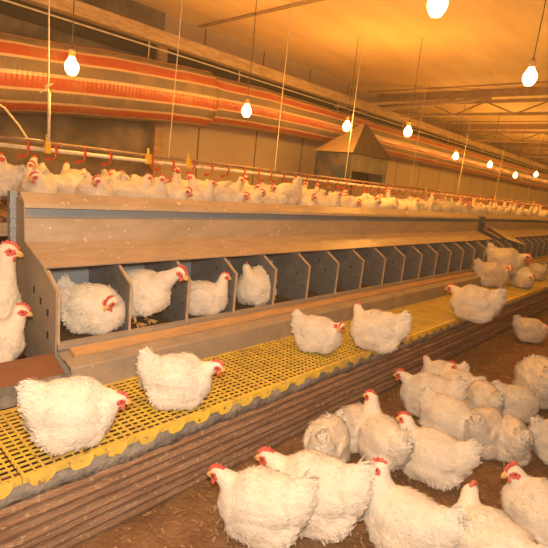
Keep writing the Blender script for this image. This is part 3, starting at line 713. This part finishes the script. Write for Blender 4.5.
fit('upright', (186, 262, 222, 312), NF, -8, 'upright hen in the third nest box facing right', GN, y=1.84, s=.70)
fit('look_back', (234, 253, 278, 306), NF, 245, 'cream hen crouched in the fourth nest box with raised tail', GN, y=1.86, s=.86)
LZ = 0
for v, bb, f, s_, lab in [
 ('sit', (254, 446, 365, None), 176, .95, 'hen at the bottom edge facing left, its head below the plank joint'),
 ('hidden_head', (300, 412, 352, 482), 82, None, 'fluffy hen seen from behind with tail up, near the plank wall'),
 ('hidden_head', (331, 402, 375, 455), 60, None, 'cream rumped hen between the plank wall and the tall middle hen'),
 ('upright', (354, 388, 416, 474), 132, None, 'tall hen in the middle of the flock, head beside the plank wall'),
 ('sit', (392, 370, 470, 424), 176, None, 'hen lying nearest the plank wall midway along, facing left'),
 ('turned_right', (420, 354, 470, 396), 190, None, 'hen farthest up the plank wall in the flock, facing left'),
 ('look_back', (438, 353, 484, 408), 165, None, 'hen with one raised tail tip, face toward the camera'),
 ('alert_left', (397, 402, 482, 492), 176, None, 'large front hen with raised red comb facing left'),
 ('tucked', (424, 402, 478, 450), -20, .76, 'hen with red face looking right over the front hen back'),
 ('dozing', (466, 370, 503, 424), 120, None, 'round hen in the middle right, head hidden'),
 ('hidden_head', (494, 372, 534, 424), 30, None, 'hen showing only its fluffy rump beside the round middle one'),
 ('hidden_head', (514, 342, 566, 412), 110, None, 'big hen cut by the right edge'),
 ('dozing', (512, 310, 549, 344), 20, None, 'lone small looking hen beyond the flock at right'),
 ('hidden_head', (488, 410, 535, 468), 110, None, 'hen with ruffled rump at lower right'),
 ('dozing', (533, 428, 585, 468), 40, None, 'hen just showing at the lower right edge'),
 ('hidden_head', (466, 408, 500, 462), 75, .8, 'cream hen between the front hen and the ruffled rump'),
 ('turned_left', (498, 461, 575, None), 160, .9, 'hen at the bottom right corner, only its back seen'),
 ('upright', (360, 457, 425, None), 170, .85, 'hen poking its red comb up at the bottom, left of the front hen'),
 ('sit', (206, 463, 290, None), 172, .85, 'hen at the bottom edge under the slat edge, facing left'),
 ('turned_right', (440, 480, 530, None), 150, .9, 'hen lowest in the flock, in front of the large one')]:
    fit(v, bb, LZ, f, lab, GF, s=s_, al='l' if bb[3] is None else None)
for px, py, f, v in ((585, 425, 120, 'sit'), (610, 480, 80, 'tucked'), (600, 372, 200, 'turned_left'), (630, 530, 140, 'dozing'), (650, 400, 10, 'sit')):
    hen_at(v, px, py, LZ, f, .85, 'hen of the litter flock standing beyond the right edge', GF)
for v, x0, x1, y, f, lab in [
 ('alert', -28, 22, 2.9, 150, 'hen on the rear deck cut by the left edge'),
 ('turned_right', 19, 59, 2.62, -85, 'round puffed hen under the white rod on the rear deck'),
 ('upright', 6, 36, 3.3, -60, 'hen behind the round one, red face at far left'),
 ('turned_left', 54, 74, 2.9, -30, 'small hen right of the round one'),
 ('turned_right', 75, 114, 2.58, -70, 'plump hen on the rear deck below a red nipple, face turned left'),
 ('upright', 114, 147, 2.7, -15, 'rear hen with head raised right before the wooden post'),
 ('upright', 142, 162, 2.62, -60, 'slim upright rear hen just right of the wooden post'),
 ('sit', 156, 187, 2.62, -35, 'rear hen with bowed red face under the second yellow clip'),
 ('upright', 182, 210, 2.66, -12, 'rear hen facing right, left of the small group of red combs'),
 ('sit', 208, 248, 2.56, -15, 'rear hen lying low and long, below the first small bulb'),
 ('alert', 214, 240, 3.05, -10, 'rear hen behind the low long one, head up'),
 ('turned_left', 240, 264, 2.7, -60, 'rear hen with red face toward the camera, right of the low long one'),
 ('upright', 258, 284, 2.62, 170, 'rear hen with red comb left of the tail up hen'),
 ('standing_tail', 270, 303, 2.72, 205, 'rear hen with tail raised highest, left of the heater'),
 ('turned_right', 296, 318, 2.58, -50, 'rear hen low right of the raised tail hen'),
 ('upright', 316, 338, 2.6, -20, 'rear hen with red face in front of the heater box'),
 ('sit', 334, 362, 2.6, -40, 'rear hen above the seam in the nest cover'),
 ('turned_left', 360, 380, 2.6, -60, 'rear hen just right of the cover seam, face toward the camera')]:
    fit(v, (x0, 165, x1, None), ZR, f, lab, GR, y=y, lo=.74, hi=1.3 if x0 < 60 or v == 'standing_tail' else 1.12)
x = .9; 
rr = random.Random(11)
occ = [o.location.copy() for o in bpy.data.objects if o.get('group') == GR]
taken = []
for row, (y, dx) in enumerate(((2.60, .24), (2.86, .24), (3.16, .26), (3.5, .3))):
    x = (4.2 if row == 0 else .5+.1*row) if row < 2 else .4
    while x < (13 if row < 2 else 9):
        # leave the named hens clear in the first two rows
        if not (row == 0 and x < 4.15) and not (row == 1 and x < 4.2 and rr.random() < .5) and not (row > 1 and rr.random() < .4) and not (4.5 < x < 5.55 and y > 3.0):
            v = rr.choice((0, 1, 2, 4, 4, 0, 1)); sc = rr.uniform(.78, .92); yy = y+rr.uniform(-.05, .05)
            if min((math.hypot(q.x-x, q.y-yy) for q in occ), default=9) < .225:
                x += .04; continue
            occ.append(V((x, yy, 0)))
            place_hen(FAR[v], (x, yy, ZR), rr.uniform(0, 2*PI), sc,
                      'one of the crowded white hens along the far rear deck' if x > 3.6 else 'one of the white hens half hidden between the nearer rear hens', GR if x > 3.6 else 'half hidden hens on the rear deck')
        x += dx*rr.uniform(.85, 1.15)
# hen on the lower walkway behind the nest end
place_hen(VAR['sit'], (.45, 2.52, ZG), R(150), 1.0, 'hen just visible at the left edge below the rear deck', GP)

b = MB(); b.box((-2.98, -3.98, .03), (25.98, WY-.04, CE-.02)); hz = b.build('dust_haze', None)
hm_ = bpy.data.materials.new('dust haze'); hm_.use_nodes = True; nt = hm_.node_tree; nt.nodes.remove(nt.nodes['Principled BSDF'])
vs_ = nt.nodes.new('ShaderNodeVolumePrincipled'); vs_.inputs['Density'].default_value = HAZE; vs_.inputs['Color'].default_value = (1, .66, .30, 1); vs_.inputs['Anisotropy'].default_value = .45
nt.links.new(vs_.outputs[0], nt.nodes['Material Output'].inputs['Volume']); hz.data.materials.clear(); hz.data.materials.append(hm_)
tag(hz, 'thin warm dust haze filling the air of the house', 'haze', kind='stuff')
sc = bpy.context.scene
sc.view_settings.view_transform = 'Standard'; sc.view_settings.look = 'None'; sc.view_settings.gamma = 1; sc.view_settings.exposure = 1.08
try: sc.view_settings.use_curve_mapping = False
except Exception: pass
